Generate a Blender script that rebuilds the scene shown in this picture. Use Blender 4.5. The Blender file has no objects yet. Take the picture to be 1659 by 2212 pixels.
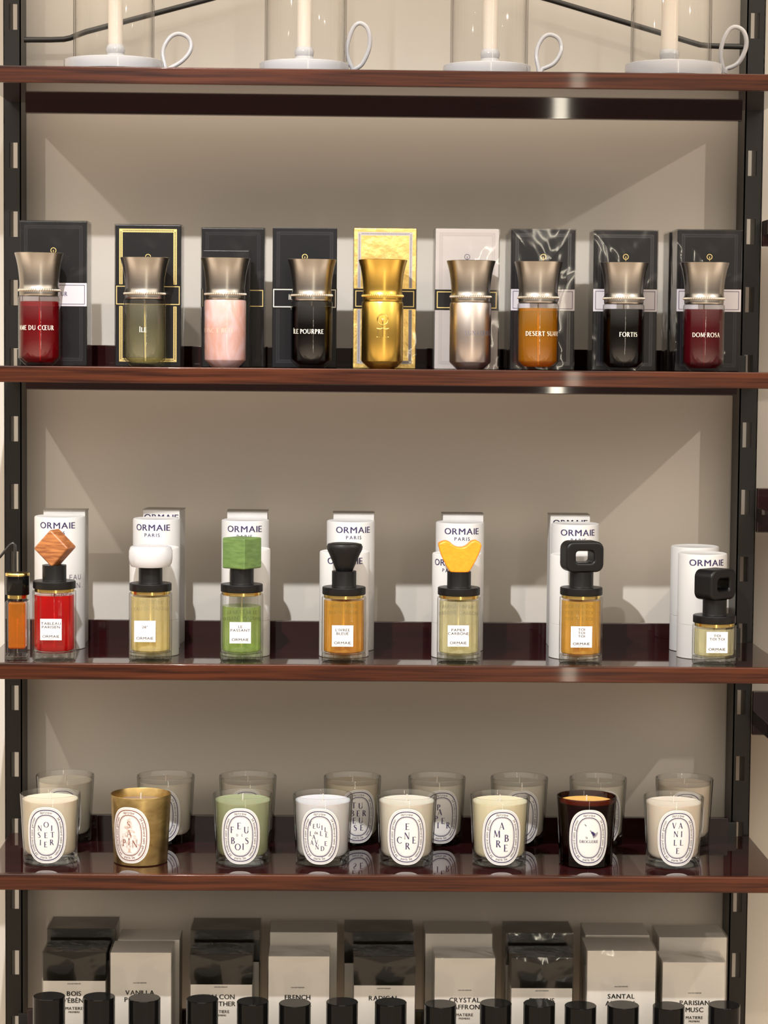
import bpy, bmesh, math, random
from mathutils import Vector, Matrix
random.seed(7)
PI = math.pi
sc = bpy.context.scene
COL = sc.collection

# ------------------------------------------------------------------ camera
F, CX, CY = 5100.0, 829.5, 1106.0
EYE = 1.45
PITCH, YAW, ROLL = 0.0718, 0.0209, -0.0092
CAM = Vector((0, -3.25, EYE))
def cam_axes():
    cp, sp, cy, sy, cr, sr = math.cos(PITCH), math.sin(PITCH), math.cos(YAW), math.sin(YAW), math.cos(ROLL), math.sin(ROLL)
    fwd = Vector((sy * cp, cy * cp, -sp)); right = Vector((cy, -sy, 0)); down = fwd.cross(right)
    return cr * right + sr * down, -sr * right + cr * down, fwd
AR, AD, AF = cam_axes()
cd = bpy.data.cameras.new('camera'); cam = bpy.data.objects.new('camera', cd); COL.objects.link(cam)
cd.sensor_fit = 'VERTICAL'; cd.sensor_height = 24.0; cd.lens = F / 2212.0 * 24.0; cd.clip_start = 0.05
cam.matrix_world = Matrix(((AR.x, -AD.x, -AF.x, CAM.x), (AR.y, -AD.y, -AF.y, CAM.y), (AR.z, -AD.z, -AF.z, CAM.z), (0, 0, 0, 1)))
sc.camera = cam
def at(px, py, y):
    """point of the place at depth y that the photograph shows at (px, py)"""
    d = AF * F + AR * (px - CX) + AD * (py - CY)
    return CAM + d * ((y - CAM.y) / d.y)

# ------------------------------------------------------------------ world and lamps
sc.view_settings.view_transform = 'Standard'; sc.view_settings.look = 'None'
sc.view_settings.exposure = 0.0; sc.view_settings.gamma = 1.0; sc.view_settings.use_curve_mapping = False
sc.cycles.caustics_refractive = False; sc.cycles.caustics_reflective = False
sc.cycles.sample_clamp_indirect = 3.0
sc.cycles.max_bounces = 16; sc.cycles.transparent_max_bounces = 24; sc.cycles.transmission_bounces = 12
w = bpy.data.worlds.new('world'); sc.world = w; w.use_nodes = True
nt = w.node_tree; nt.nodes.clear()
wo = nt.nodes.new('ShaderNodeOutputWorld'); bg = nt.nodes.new('ShaderNodeBackground')
tc = nt.nodes.new('ShaderNodeTexCoord'); sp = nt.nodes.new('ShaderNodeSeparateXYZ'); rp = nt.nodes.new('ShaderNodeValToRGB')
mr = nt.nodes.new('ShaderNodeMapRange'); mr.inputs['From Min'].default_value = -1; mr.inputs['From Max'].default_value = 1
nt.links.new(tc.outputs['Generated'], sp.inputs[0]); nt.links.new(sp.outputs['Z'], mr.inputs['Value'])
nt.links.new(mr.outputs[0], rp.inputs[0]); nt.links.new(rp.outputs[0], bg.inputs[0]); nt.links.new(bg.outputs[0], wo.inputs[0])
rp.color_ramp.elements[0].position = 0.0; rp.color_ramp.elements[0].color = (0.95, 0.74, 0.54, 1)
rp.color_ramp.elements[1].position = 1.0; rp.color_ramp.elements[1].color = (.80, .71, .60, 1)
for p_, c_ in ((.30, (.80, .62, .46, 1)), (.42, (.07, .055, .045, 1)), (.54, (.07, .055, .045, 1)), (.66, (.60, .53, .44, 1))):
    e_ = rp.color_ramp.elements.new(p_); e_.color = c_
bg.inputs[1].default_value = 3.7
def spot(name, loc, aim, watts, col=(1, .93, .84), angle=70, rad=.012):
    l = bpy.data.lights.new(name, 'SPOT'); l.energy = watts; l.color = col; l.spot_size = math.radians(angle); l.spot_blend = 1.0
    l.shadow_soft_size = rad
    o = bpy.data.objects.new(name, l); COL.objects.link(o); o.location = loc
    o.rotation_euler = (Vector(aim) - Vector(loc)).to_track_quat('-Z', 'Y').to_euler()
spot('ceiling_spotlight', (-.33, -1.17, EYE + 1.0), (.06, .1, EYE - .85), 172, (.97, .98, 1.0), 78)
spot('ceiling_spotlight', (-1.13, -1.17, EYE + 1.0), (-.62, .3, EYE - .7), 34, (1, .92, .82), 80)
spot('ceiling_spotlight', (1.75, -1.17, EYE + 1.0), (.8, .3, EYE - .7), 48, (1, .90, .78), 80)
# tall narrow light strip across the room, seen as thin upright glints on the bottles
al = bpy.data.lights.new('strip_light', 'AREA'); al.shape = 'RECTANGLE'; al.size = .04; al.size_y = 2.3; al.energy = 9; al.color = (1, .90, .72)
ao = bpy.data.objects.new('strip_light', al); COL.objects.link(ao); ao.location = (.72, -3.9, 1.35)
ao.rotation_euler = (math.radians(90), 0, math.radians(0))

# ------------------------------------------------------------------ materials
MATS = {}
def rgb(r, g, b):
    f = lambda c: (c / 255 / 12.92) if c / 255 <= .04045 else ((c / 255 + .055) / 1.055) ** 2.4
    return (f(r), f(g), f(b), 1)
def pbr(name, col, rough=.5, metal=0, coat=0, spec=.5, sss=0, bump=None, noise=None, aniso=0, emis=None):
    if name in MATS: return MATS[name]
    m = bpy.data.materials.new(name); m.use_nodes = True; n = m.node_tree; b = n.nodes['Principled BSDF']
    b.inputs['Base Color'].default_value = col; b.inputs['Roughness'].default_value = rough; b.inputs['Metallic'].default_value = metal
    b.inputs['Coat Weight'].default_value = coat; b.inputs['Coat Roughness'].default_value = .04
    b.inputs['Specular IOR Level'].default_value = spec; b.inputs['Anisotropic'].default_value = aniso
    if sss:
        b.inputs['Subsurface Weight'].default_value = sss; b.inputs['Subsurface Scale'].default_value = .006
    t = n.nodes.new('ShaderNodeTexCoord')
    if noise:   # (scale vector, colour 2, detail)
        mp = n.nodes.new('ShaderNodeMapping'); mp.inputs['Scale'].default_value = noise[0]
        if len(noise) > 4: mp.inputs['Rotation'].default_value = noise[4]
        ns = n.nodes.new('ShaderNodeTexNoise'); ns.inputs['Scale'].default_value = 1; ns.inputs['Detail'].default_value = noise[2]
        ns.inputs['Distortion'].default_value = noise[3] if len(noise) > 3 else 0
        cr = n.nodes.new('ShaderNodeValToRGB'); cr.color_ramp.elements[0].position = .35; cr.color_ramp.elements[1].position = .68
        cr.color_ramp.elements[0].color = col; cr.color_ramp.elements[1].color = noise[1]
        n.links.new(t.outputs['Object'], mp.inputs[0]); n.links.new(mp.outputs[0], ns.inputs[0]); n.links.new(ns.outputs[0], cr.inputs[0])
        n.links.new(cr.outputs[0], b.inputs['Base Color'])
    if bump:    # (scale, strength, distance)
        ns = n.nodes.new('ShaderNodeTexNoise'); ns.inputs['Scale'].default_value = bump[0]; ns.inputs['Detail'].default_value = 3
        bp = n.nodes.new('ShaderNodeBump'); bp.inputs['Strength'].default_value = bump[1]; bp.inputs['Distance'].default_value = bump[2]
        n.links.new(t.outputs['Object'], ns.inputs[0]); n.links.new(ns.outputs[0], bp.inputs['Height']); n.links.new(bp.outputs[0], b.inputs['Normal'])
    MATS[name] = m; return m
def schlick(n, f0):
    lw = n.nodes.new('ShaderNodeLayerWeight'); lw.inputs[0].default_value = .5
    def fac(p):
        q = n.nodes.new('ShaderNodeMath'); q.operation = 'POWER'; q.inputs[1].default_value = p; n.links.new(lw.outputs['Facing'], q.inputs[0]); return q
    q = fac(5); a = n.nodes.new('ShaderNodeMath'); a.operation = 'MULTIPLY_ADD'; a.inputs[1].default_value = 1 - f0; a.inputs[2].default_value = f0
    n.links.new(q.outputs[0], a.inputs[0]); return a, fac
def film(name, tint=(.97, .97, .97, 1), ior=1.45, rough=.03, bump=None, edge=None, boost=1.0, epow=2):
    """thin clear sheet: lets light through, reflects at its surface"""
    if name in MATS: return MATS[name]
    m = bpy.data.materials.new(name); m.use_nodes = True; n = m.node_tree; n.nodes.clear()
    o = n.nodes.new('ShaderNodeOutputMaterial'); tr = n.nodes.new('ShaderNodeBsdfTransparent'); gl = n.nodes.new('ShaderNodeBsdfGlossy')
    mx = n.nodes.new('ShaderNodeMixShader'); fr, fac = schlick(n, ((ior - 1) / (ior + 1)) ** 2)
    gl.inputs['Roughness'].default_value = rough; tr.inputs[0].default_value = tint
    if edge:
        mc = n.nodes.new('ShaderNodeMix'); mc.data_type = 'RGBA'
        n.links.new(fac(epow).outputs[0], mc.inputs[0]); mc.inputs[6].default_value = tint; mc.inputs[7].default_value = edge
        n.links.new(mc.outputs[2], tr.inputs[0])
    ml = n.nodes.new('ShaderNodeMath'); ml.operation = 'MULTIPLY'; ml.inputs[1].default_value = boost; ml.use_clamp = True
    n.links.new(fr.outputs[0], ml.inputs[0]); n.links.new(ml.outputs[0], mx.inputs[0])
    n.links.new(tr.outputs[0], mx.inputs[1]); n.links.new(gl.outputs[0], mx.inputs[2])
    if bump:
        t = n.nodes.new('ShaderNodeTexCoord'); ns = n.nodes.new('ShaderNodeTexNoise'); ns.inputs['Scale'].default_value = bump[0]; ns.inputs['Distortion'].default_value = .8
        bp = n.nodes.new('ShaderNodeBump'); bp.inputs['Strength'].default_value = bump[1]; bp.inputs['Distance'].default_value = bump[2]
        n.links.new(t.outputs['Object'], ns.inputs[0]); n.links.new(ns.outputs[0], bp.inputs['Height'])
        n.links.new(bp.outputs[0], gl.inputs['Normal'])
    n.links.new(mx.outputs[0], o.inputs[0]); MATS[name] = m; return m
def liquid(name, col, clear=.5, ior=1.3, milky=0):
    """tinted liquid or solid glass: part straight through, part refracted, reflecting skin"""
    if name in MATS: return MATS[name]
    m = bpy.data.materials.new(name); m.use_nodes = True; n = m.node_tree; n.nodes.clear()
    o = n.nodes.new('ShaderNodeOutputMaterial'); tr = n.nodes.new('ShaderNodeBsdfTransparent'); rf = n.nodes.new('ShaderNodeBsdfRefraction')
    gl = n.nodes.new('ShaderNodeBsdfGlossy'); gl.inputs['Roughness'].default_value = .02
    tr.inputs[0].default_value = col; rf.inputs['Color'].default_value = col; rf.inputs['IOR'].default_value = ior; rf.inputs['Roughness'].default_value = .0
    m1 = n.nodes.new('ShaderNodeMixShader'); m1.inputs[0].default_value = 1 - clear
    m2 = n.nodes.new('ShaderNodeMixShader'); fr, fac = schlick(n, .025)
    n.links.new(tr.outputs[0], m1.inputs[1]); n.links.new(rf.outputs[0], m1.inputs[2])
    last = m1
    if milky:
        df = n.nodes.new('ShaderNodeBsdfDiffuse'); df.inputs[0].default_value = col; m3 = n.nodes.new('ShaderNodeMixShader'); m3.inputs[0].default_value = milky
        n.links.new(m1.outputs[0], m3.inputs[1]); n.links.new(df.outputs[0], m3.inputs[2]); last = m3
    n.links.new(fr.outputs[0], m2.inputs[0]); n.links.new(last.outputs[0], m2.inputs[1]); n.links.new(gl.outputs[0], m2.inputs[2])
    n.links.new(m2.outputs[0], o.inputs[0]); MATS[name] = m; return m

WALL = pbr('wall_paint', (.61, .565, .508, 1), .75, spec=.2, bump=(60, .05, .001))
FLOOR = pbr('floor_stone', (.42, .34, .26, 1), .4)
LACQ = pbr('red_brown_lacquer', (.016, .0035, .004, 1), .035, spec=.5, coat=.25, noise=((3, 30, 60), (.028, .006, .006, 1), 4))
WOODE = pbr('walnut_edge', (.020, .0045, .002, 1), .28, coat=.2, spec=.25, noise=((5, 60, 190), (.074, .019, .007, 1), 6, .6))
POST = pbr('black_powder_coat', (.006, .005, .004, 1), .35, spec=.4)
POSTI = POST
BLKM = pbr('black_metal', (.012, .011, .010, 1), .3)
CER = pbr('white_glazed_ceramic', (.40, .40, .42, 1), .15, coat=.5)
CANDW = pbr('ivory_candle_wax', (.60, .55, .49, 1), .45, sss=.3)
GLASS = film('clear_glass', (.985, .985, .985, 1), edge=(.62, .61, .57, 1))
GLASSH = film('holder_glass', (.997, .995, .99, 1), edge=(.22, .20, .18, 1), boost=.6, epow=6)
GLASSD = film('candle_glass', (.985, .985, .98, 1), edge=(.20, .20, .17, 1), boost=1.4, epow=5)
AMBG = film('amber_brown_glass', (.30, .115, .015, 1), edge=(.08, .025, .006, 1))
GBASE = liquid('thick_glass_base', (.97, .98, .95, 1), .65, 1.45)
ABASE = liquid('amber_glass_base', (.20, .08, .015, 1), .35, 1.45)
WRAP = film('cellophane', (.975, .975, .975, 1), 1.5, .07, bump=(10, .6, .008), boost=.9)
GUN = pbr('brushed_gunmetal', (.37, .35, .32, 1), .27, 1, bump=(400, .06, .0004))
GUNR = pbr('bright_bead_metal', (.72, .66, .58, 1), .25, 1)
GOLD = pbr('satin_gold', (.70, .46, .10, 1), .26, 1)
GOLDR = pbr('bright_gold', (.92, .68, .22, 1), .18, 1)
SILV = pbr('satin_silver', (.55, .49, .46, 1), .28, 1)
FOIL = pbr('crumpled_gold_foil', (.85, .62, .22, 1), .38, 1, bump=(45, .5, .004))
GINK = pbr('gold_ink', (.78, .60, .24, 1), .35, .6)
PINK = pbr('pearl_pink', (.42, .22, .17, 1), .24, coat=.8, noise=((45, 45, 22), (.48, .33, .33, 1), 5, 1.5))
BLKB = pbr('charcoal_card', (.007, .007, .0085, 1), .30, spec=.3)
EMB = pbr('embossed_charcoal', (.022, .022, .025, 1), .2)
SILB = pbr('pale_pearl_card', (.44, .395, .375, 1), .35, coat=.3)
SILE = pbr('embossed_pearl', (.38, .34, .325, 1), .4)
WHT = pbr('white_card', (.70, .69, .68, 1), .5)
MAUVE = pbr('pale_lilac_label', (.66, .62, .66, 1), .5)
INK = pbr('navy_ink', (.022, .014, .075, 1), .5)
GREYINK = pbr('grey_ink', (.12, .11, .14, 1), .5)
BRNINK = pbr('copper_ink', (.20, .07, .045, 1), .5)
LBRN = pbr('light_copper_ink', (.55, .38, .30, 1), .5)
BLKINK = pbr('black_ink', (.01, .01, .01, 1), .5)
CREAML = pbr('cream_lettering', (.85, .80, .66, 1), .5)
TUBEW = pbr('white_paper_tube', (.54, .53, .52, 1), .55)
LABELW = pbr('white_label_paper', (.67, .655, .64, 1), .55)
BLKP = pbr('matt_black_wood', (.0035, .0035, .004, 1), .40, spec=.3)
BLKG = pbr('gloss_black', (.004, .004, .004, 1), .07, spec=.18)
WOODS = pbr('cherry_wood', (.20, .062, .018, 1), .42, noise=((30, 30, 300), (.42, .165, .052, 1), 4, .5, (0, .75, 0)))
GREENS = pbr('green_stained_wood', (.075, .135, .035, 1), .42, noise=((60, 60, 260), (.12, .20, .055, 1), 4))
ORANGES = pbr('orange_stained_wood', (.72, .24, .008, 1), .35, noise=((200, 60, 300), (.80, .29, .012, 1), 4))
WHITES = pbr('white_lacquered_wood', (.48, .48, .50, 1), .25, coat=.4)
BRASS = pbr('aged_brass', (.30, .205, .08, 1), .34, 1, noise=((30, 30, 55), (.50, .36, .15, 1), 5, 1.0), bump=(50, .15, .001))
MCARDW = pbr('off_white_card', (.64, .60, .545, 1), .4)
MCARDB = pbr('olive_black_card', (.006, .0055, .0035, 1), .25, spec=.35)
TUBEP = pbr('dip_tube_plastic', (.85, .72, .50, 1), .3)

# ------------------------------------------------------------------ mesh builder
class G:
    def __init__(s): s.bm = bmesh.new(); s.mats = []; s.wn = False
    def mi(s, m):
        if m not in s.mats: s.mats.append(m)
        return s.mats.index(m)
    def fs(s, faces, m):
        i = s.mi(m)
        for f in faces: f.material_index = i
    def verts(s, pts): return [s.bm.verts.new(p) for p in pts]
    def face(s, vs, m):
        try: f = s.bm.faces.new(vs); f.material_index = s.mi(m); return f
        except ValueError: return None
    def box(s, c, d, m, bev=0, seg=2, rot=None):
        r = bmesh.ops.create_cube(s.bm, size=1); vs = r['verts']
        M = Matrix.Translation(c) @ (rot.to_4x4() if rot else Matrix.Identity(4)) @ Matrix.Diagonal((d[0], d[1], d[2], 1))
        bmesh.ops.transform(s.bm, matrix=M, verts=vs)
        fa = list({f for v in vs for f in v.link_faces}); s.fs(fa, m)
        if bev:
            s.wn = True; es = list({e for v in vs for e in v.link_edges})
            r = bmesh.ops.bevel(s.bm, geom=es, offset=bev, segments=seg, profile=.5, affect='EDGES')
            s.fs(r['faces'], m)
        return s
    def lathe(s, prof, m, seg=48, c=(0, 0, 0), fn=None):
        rings = []
        for r, z in prof:
            if r < 1e-6: rings.append([s.bm.verts.new((c[0], c[1], c[2] + z))]); continue
            ring = []
            for k in range(seg):
                a = 2 * PI * k / seg; rr = r * (fn(a, z) if fn else 1)
                ring.append(s.bm.verts.new((c[0] + rr * math.cos(a), c[1] + rr * math.sin(a), c[2] + z)))
            rings.append(ring)
        for a, b in zip(rings, rings[1:]):
            for k in range(seg):
                k2 = (k + 1) % seg
                if len(a) == 1 and len(b) == 1: continue
                if len(a) == 1: s.face([a[0], b[k], b[k2]], m)
                elif len(b) == 1: s.face([a[k], a[k2], b[0]], m)
                else: s.face([a[k], a[k2], b[k2], b[k]], m)
        return s
    def tube(s, pts, r, m, seg=10, closed=False, rs=None):
        pts = [Vector(p) for p in pts]; n = len(pts); rings = []; up = None
        for i, p in enumerate(pts):
            t = (pts[(i + 1) % n] - pts[i - 1]) if (closed or 0 < i < n - 1) else (pts[1] - pts[0] if i == 0 else pts[-1] - pts[-2])
            t.normalize()
            if up is None: up = Vector((0, 0, 1)) if abs(t.z) < .9 else Vector((0, 1, 0))
            x = t.cross(up).normalized(); up = x.cross(t).normalized(); q = rs[i] if rs else r
            rings.append([s.bm.verts.new(p + x * q * math.cos(2 * PI * k / seg) + up * q * math.sin(2 * PI * k / seg)) for k in range(seg)])
        for i in range(n if closed else n - 1):
            a, b = rings[i], rings[(i + 1) % n]
            for k in range(seg): s.face([a[k], a[(k + 1) % seg], b[(k + 1) % seg], b[k]], m)
        if not closed: s.face(rings[0], m); s.face(rings[-1][::-1], m)
        return s
    def sphere(s, c, r, m, sc_=(1, 1, 1), u=14, v=8):
        q = bmesh.ops.create_uvsphere(s.bm, u_segments=u, v_segments=v, radius=r)['verts']
        bmesh.ops.transform(s.bm, matrix=Matrix.Translation(c) @ Matrix.Diagonal((*sc_, 1)), verts=q)
        s.fs({f for x in q for f in x.link_faces}, m); return s
    def prism(s, outline, y0, y1, m, holes=None, bev=0, seg=3, M=None):
        """outline in x,z extruded along y; optional hole with the same number of points"""
        vs0 = s.verts([(x, y0, z) for x, z in outline]); vs1 = s.verts([(x, y1, z) for x, z in outline]); n = len(outline); fa = []; new = vs0 + vs1
        for k in range(n): fa.append(s.face([vs0[k], vs0[(k + 1) % n], vs1[(k + 1) % n], vs1[k]], m))
        if holes:
            h0 = s.verts([(x, y0, z) for x, z in holes]); h1 = s.verts([(x, y1, z) for x, z in holes]); new += h0 + h1
            for k in range(n):
                j = (k + 1) % n
                fa.append(s.face([h0[k], h1[k], h1[j], h0[j]], m)); fa.append(s.face([vs0[k], h0[k], h0[j], vs0[j]], m)); fa.append(s.face([vs1[k], vs1[j], h1[j], h1[k]], m))
        else: fa.append(s.face(vs0[::-1], m)); fa.append(s.face(vs1, m))
        if bev:
            s.wn = True; bmesh.ops.recalc_face_normals(s.bm, faces=[f for f in fa if f])
            es = [e for e in {e for v in new for e in v.link_edges} if len(e.link_faces) == 2 and e.calc_face_angle(0) > .8]
            r = bmesh.ops.bevel(s.bm, geom=es, offset=bev, segments=seg, profile=.5, affect='EDGES')
            s.fs(r['faces'], m); new = list({v for v in s.bm.verts if v.is_valid and any(f in s.bm.faces for f in v.link_faces)})
        if M: bmesh.ops.transform(s.bm, matrix=M, verts=list(s.bm.verts))
        return s
    def flat(s, polys, m, fn):
        """2-D polygons mapped into the place by fn(u, v)"""
        for poly in polys: s.face(s.verts([fn(u, v) for u, v in poly]), m)
        return s
    def build(s, name, parent=None, loc=(0, 0, 0), smooth=40, recalc=True):
        if recalc: bmesh.ops.recalc_face_normals(s.bm, faces=s.bm.faces[:])
        me = bpy.data.meshes.new(name); s.bm.to_mesh(me); s.bm.free()
        for m in s.mats: me.materials.append(m)
        if smooth:
            me.polygons.foreach_set('use_smooth', [True] * len(me.polygons)); me.set_sharp_from_angle(angle=math.radians(smooth))
        o = bpy.data.objects.new(name, me); COL.objects.link(o); o.location = loc
        if parent: o.parent = parent
        if s.wn and smooth:
            w_ = o.modifiers.new('weighted_normals', 'WEIGHTED_NORMAL'); w_.keep_sharp = True; w_.weight = 100
        return o
def tag(o, label, cat, group=None, kind=None):
    o['label'] = label; o['category'] = cat
    if group: o['group'] = group
    if kind: o['kind'] = kind
    return o
def thing(name, loc, label, cat, group=None, rz=0):
    o = bpy.data.objects.new(name, None); COL.objects.link(o); o.location = loc; o.rotation_euler = (0, 0, rz); o.empty_display_size = .02
    return tag(o, label, cat, group)

# ------------------------------------------------------------------ lettering
_sans = {}
def sans_char(ch):
    if ch in _sans: return _sans[ch]
    cu = bpy.data.curves.new('t', 'FONT'); cu.body = ch; cu.size = 1; cu.resolution_u = 3; cu.fill_mode = 'FRONT'
    ob = bpy.data.objects.new('t', cu); COL.objects.link(ob)
    dg = bpy.context.evaluated_depsgraph_get(); me = bpy.data.meshes.new_from_object(ob.evaluated_get(dg))
    polys = [[(me.vertices[i].co.x, me.vertices[i].co.y) for i in p.vertices] for p in me.polygons]
    bpy.data.objects.remove(ob); bpy.data.curves.remove(cu); bpy.data.meshes.remove(me)
    xs = [x for p in polys for x, _ in p] or [0, .25]
    _sans[ch] = (polys, min(xs), max(xs)); return _sans[ch]
def sans(txt, h, cx=0, cy=0, track=.12, bold=0, wide=1.0):
    """text centred on (cx, cy) with cap height h"""
    s = h / .69; out = []; x = 0
    for ch in txt:
        if ch == ' ': x += .28 * s; continue
        polys, a, b = sans_char(ch)
        for ddx in ((0,) if not bold else (-bold, bold)):
            out += [[(x + (u - a) * s * wide + ddx * h, v * s) for u, v in p] for p in polys]
        x += (b - a) * s * wide + track * h
    x -= track * h
    return [[(u + cx - x / 2, v + cy - h / 2) for u, v in p] for p in out]
TT, TN = .16, .06
def strip(pts, ws):
    if not isinstance(ws, (list, tuple)): ws = [ws] * len(pts)
    L, R = [], []
    for i, (x, y) in enumerate(pts):
        a = pts[max(0, i - 1)]; b = pts[min(len(pts) - 1, i + 1)]; dx, dy = b[0] - a[0], b[1] - a[1]; l = math.hypot(dx, dy) or 1
        nx, ny = -dy / l * ws[i] / 2, dx / l * ws[i] / 2; L.append((x + nx, y + ny)); R.append((x - nx, y - ny))
    return [[L[i], R[i], R[i + 1], L[i + 1]] for i in range(len(pts) - 1)]
def arc(cx, cy, rx, ry, a0, a1, n=14):
    P, W = [], []
    for i in range(n + 1):
        a = math.radians(a0 + (a1 - a0) * i / n); P.append((cx + rx * math.cos(a), cy + ry * math.sin(a))); W.append(TN + (TT - TN) * abs(math.cos(a)) ** 1.5)
    return strip(P, W)
def serif_glyph(c):
    V = lambda x, w=TT, y0=0, y1=1, sf=True: strip([(x, y0), (x, y1)], w) + (strip([(x - .13, y0 + .018), (x + .13, y0 + .018)], .036) + strip([(x - .13, y1 - .018), (x + .13, y1 - .018)], .036) if sf else [])
    Hh = lambda x0, x1, y, w=TN: strip([(x0, y), (x1, y)], w)
    D = lambda a, b, w: strip([a, b], w)
    g = {
     'A': (.76, lambda: D((.08, 0), (.38, 1), TN) + D((.36, 1), (.68, 0), TT) + Hh(.18, .56, .34) + Hh(0, .18, .018, .036) + Hh(.56, .78, .018, .036)),
     'B': (.66, lambda: V(.14) + arc(.25, .75, .24, .22, -90, 90) + arc(.27, .27, .30, .24, -90, 90) + Hh(.14, .27, .97) + Hh(.14, .27, .52) + Hh(.14, .27, .03)),
     'C': (.82, lambda: arc(.46, .5, .38, .48, 45, 315, 20)),
     'D': (.82, lambda: V(.14) + arc(.28, .5, .42, .47, -90, 90) + Hh(.14, .28, .97) + Hh(.14, .28, .03)),
     'E': (.60, lambda: V(.14) + Hh(.14, .54, .97) + Hh(.14, .46, .52) + Hh(.14, .56, .03) + V(.54, .04, .86, 1, False) + V(.56, .04, 0, .14, False)),
     'F': (.58, lambda: V(.14) + Hh(.14, .54, .97) + Hh(.14, .44, .52) + V(.54, .04, .86, 1, False)),
     'G': (.86, lambda: arc(.46, .5, .38, .48, 45, 315, 20) + V(.74, TT * .8, .05, .42, False) + Hh(.62, .84, .42, .04)),
     'I': (.30, lambda: V(.15)),
     'L': (.56, lambda: V(.14) + Hh(.14, .54, .03) + V(.54, .04, 0, .16, False)),
     'M': (.96, lambda: D((.12, 0), (.16, 1), TN) + D((.17, 1), (.48, .08), TT) + D((.48, .08), (.78, 1), TN) + D((.80, 1), (.84, 0), TT) + Hh(.02, .22, .018, .036) + Hh(.72, .95, .018, .036)),
     'N': (.84, lambda: D((.13, 0), (.13, 1), TN) + D((.13, 1), (.71, 0), TT) + D((.71, 0), (.71, 1), TN) + Hh(.03, .23, .018, .036) + Hh(.61, .81, .982, .036)),
     'O': (.90, lambda: arc(.45, .5, .39, .48, 0, 360, 28)),
     'Q': (.90, lambda: arc(.45, .5, .39, .48, 0, 360, 28) + D((.45, .12), (.82, -.2), .09)),
     'P': (.60, lambda: V(.14) + arc(.24, .73, .27, .24, -90, 90) + Hh(.14, .24, .97) + Hh(.14, .24, .49)),
     'R': (.70, lambda: V(.14) + arc(.24, .74, .26, .23, -90, 90) + Hh(.14, .24, .97) + Hh(.14, .26, .51) + D((.32, .5), (.64, 0), TT)),
     'S': (.58, lambda: strip([(.49, .82), (.42, .93), (.29, .98), (.15, .92), (.10, .78), (.17, .64), (.31, .54), (.44, .42), (.50, .27), (.44, .09), (.29, .02), (.14, .05), (.06, .18)], [.05, .05, .06, .10, .14, .16, .17, .16, .14, .10, .06, .05, .05])),
     'T': (.70, lambda: strip([(.35, 0), (.35, 1)], TT) + Hh(.22, .48, .018, .036) + Hh(.04, .66, .97) + V(.04, .04, .84, 1, False) + V(.66, .04, .84, 1, False)),
     'U': (.80, lambda: strip([(.14, .35), (.14, 1)], TT) + arc(.40, .35, .26, .33, 180, 360) + strip([(.66, .35), (.66, 1)], TN) + Hh(.02, .26, .982, .036) + Hh(.56, .76, .982, .036)),
     'V': (.74, lambda: D((.08, 1), (.38, 0), TT) + D((.37, 0), (.66, 1), TN) + Hh(0, .2, .982, .036) + Hh(.56, .76, .982, .036)),
    }
    if c == 'Œ':
        e = g['E'][1](); return 1.15, arc(.40, .5, .34, .48, 0, 360, 24) + [[(x + .55, y) for x, y in p] for p in e]
    if c == 'Î': return .30, g['I'][1]() + D((.02, 1.1), (.15, 1.25), .06) + D((.15, 1.25), (.28, 1.1), .06)
    if c == "'": return .16, strip([(.08, .75), (.08, 1)], .07)
    if c not in g: return .4, []
    return g[c][0], g[c][1]()
def serif(txt, h, cx=0, cy=0, track=.08):
    out = []; x = 0
    for ch in txt:
        if ch == ' ': x += .38 * h; continue
        wd, polys = serif_glyph(ch); out += [[(x + u * h, v * h) for u, v in p] for p in polys]; x += (wd + track) * h
    x -= track * h
    return [[(u + cx - x / 2, v + cy - h / 2) for u, v in p] for p in out]

# ------------------------------------------------------------------ the setting
DEP, TH, UH, DH = .280, .0217, .029, .0162
WALLY = .345
SZ = [EYE + z for z in (.3697, -.0372, -.4475, -.7431)]
SZ.append(at(830, 2345, 0).z)
g = G(); g.box((0.1, WALLY + .05, 1.5), (7, .1, 3.6), WALL); o = g.build('wall_back', smooth=0); o['kind'] = 'structure'
g = G(); g.box((0.1, -1.9, -.351), (7, 4.5, .1), FLOOR); o = g.build('floor', smooth=0); o['kind'] = 'structure'

PF = .283           # front face of the uprights
XL0, XL1 = at(7, 100, PF).x, at(45, 100, PF).x
XR0, XR1 = at(1615, 0, PF).x, at(1655, 0, PF).x
def upright(x0, x1, inner, label):
    """slotted steel upright: front plate with slots, deep inner flange, short outer flange"""
    g = G(); zt, zb = 2.15, -.3; sl, pitch = .0375, .1012
    z0 = at(25, 363, PF).z; n0 = int((z0 - zb) / pitch)
    xs0, xs1 = x0 + (x1 - x0) * .33, x0 + (x1 - x0) * .80
    if inner < 0: xs0, xs1 = x0 + (x1 - x0) * .20, x0 + (x1 - x0) * .67
    t = .002
    def plate(a, b, za, zb_): g.box(((a + b) / 2, PF + t / 2, (za + zb_) / 2), (b - a, t, zb_ - za), POST)
    plate(x0, xs0, zb, zt); plate(xs1, x1, zb, zt)
    z = z0 - n0 * pitch; last = zb
    while z < zt:
        plate(xs0, xs1, last, z); last = z + sl; z += pitch
    if last < zt: plate(xs0, xs1, last, zt)
    xi, xo = (x1, x0) if inner > 0 else (x0, x1)
    d = WALLY - PF
    g.box((xi - inner * t / 2, PF + d / 2, (zt + zb) / 2), (t, d, zt - zb), POST)
    g.box((xo + inner * t / 2, PF + .004, (zt + zb) / 2), (t, .008, zt - zb), POST)
    xl = xs0 if inner > 0 else xs1
    g.box((xl, PF + .020, (zt + zb) / 2), (t, .036, zt - zb), POST)
    o = g.build('shelf_upright', smooth=0); tag(o, label, 'shelf post', 'slotted uprights'); return o
upright(XL0, XL1, 1, 'black slotted steel upright at the left end of the shelves')
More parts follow.
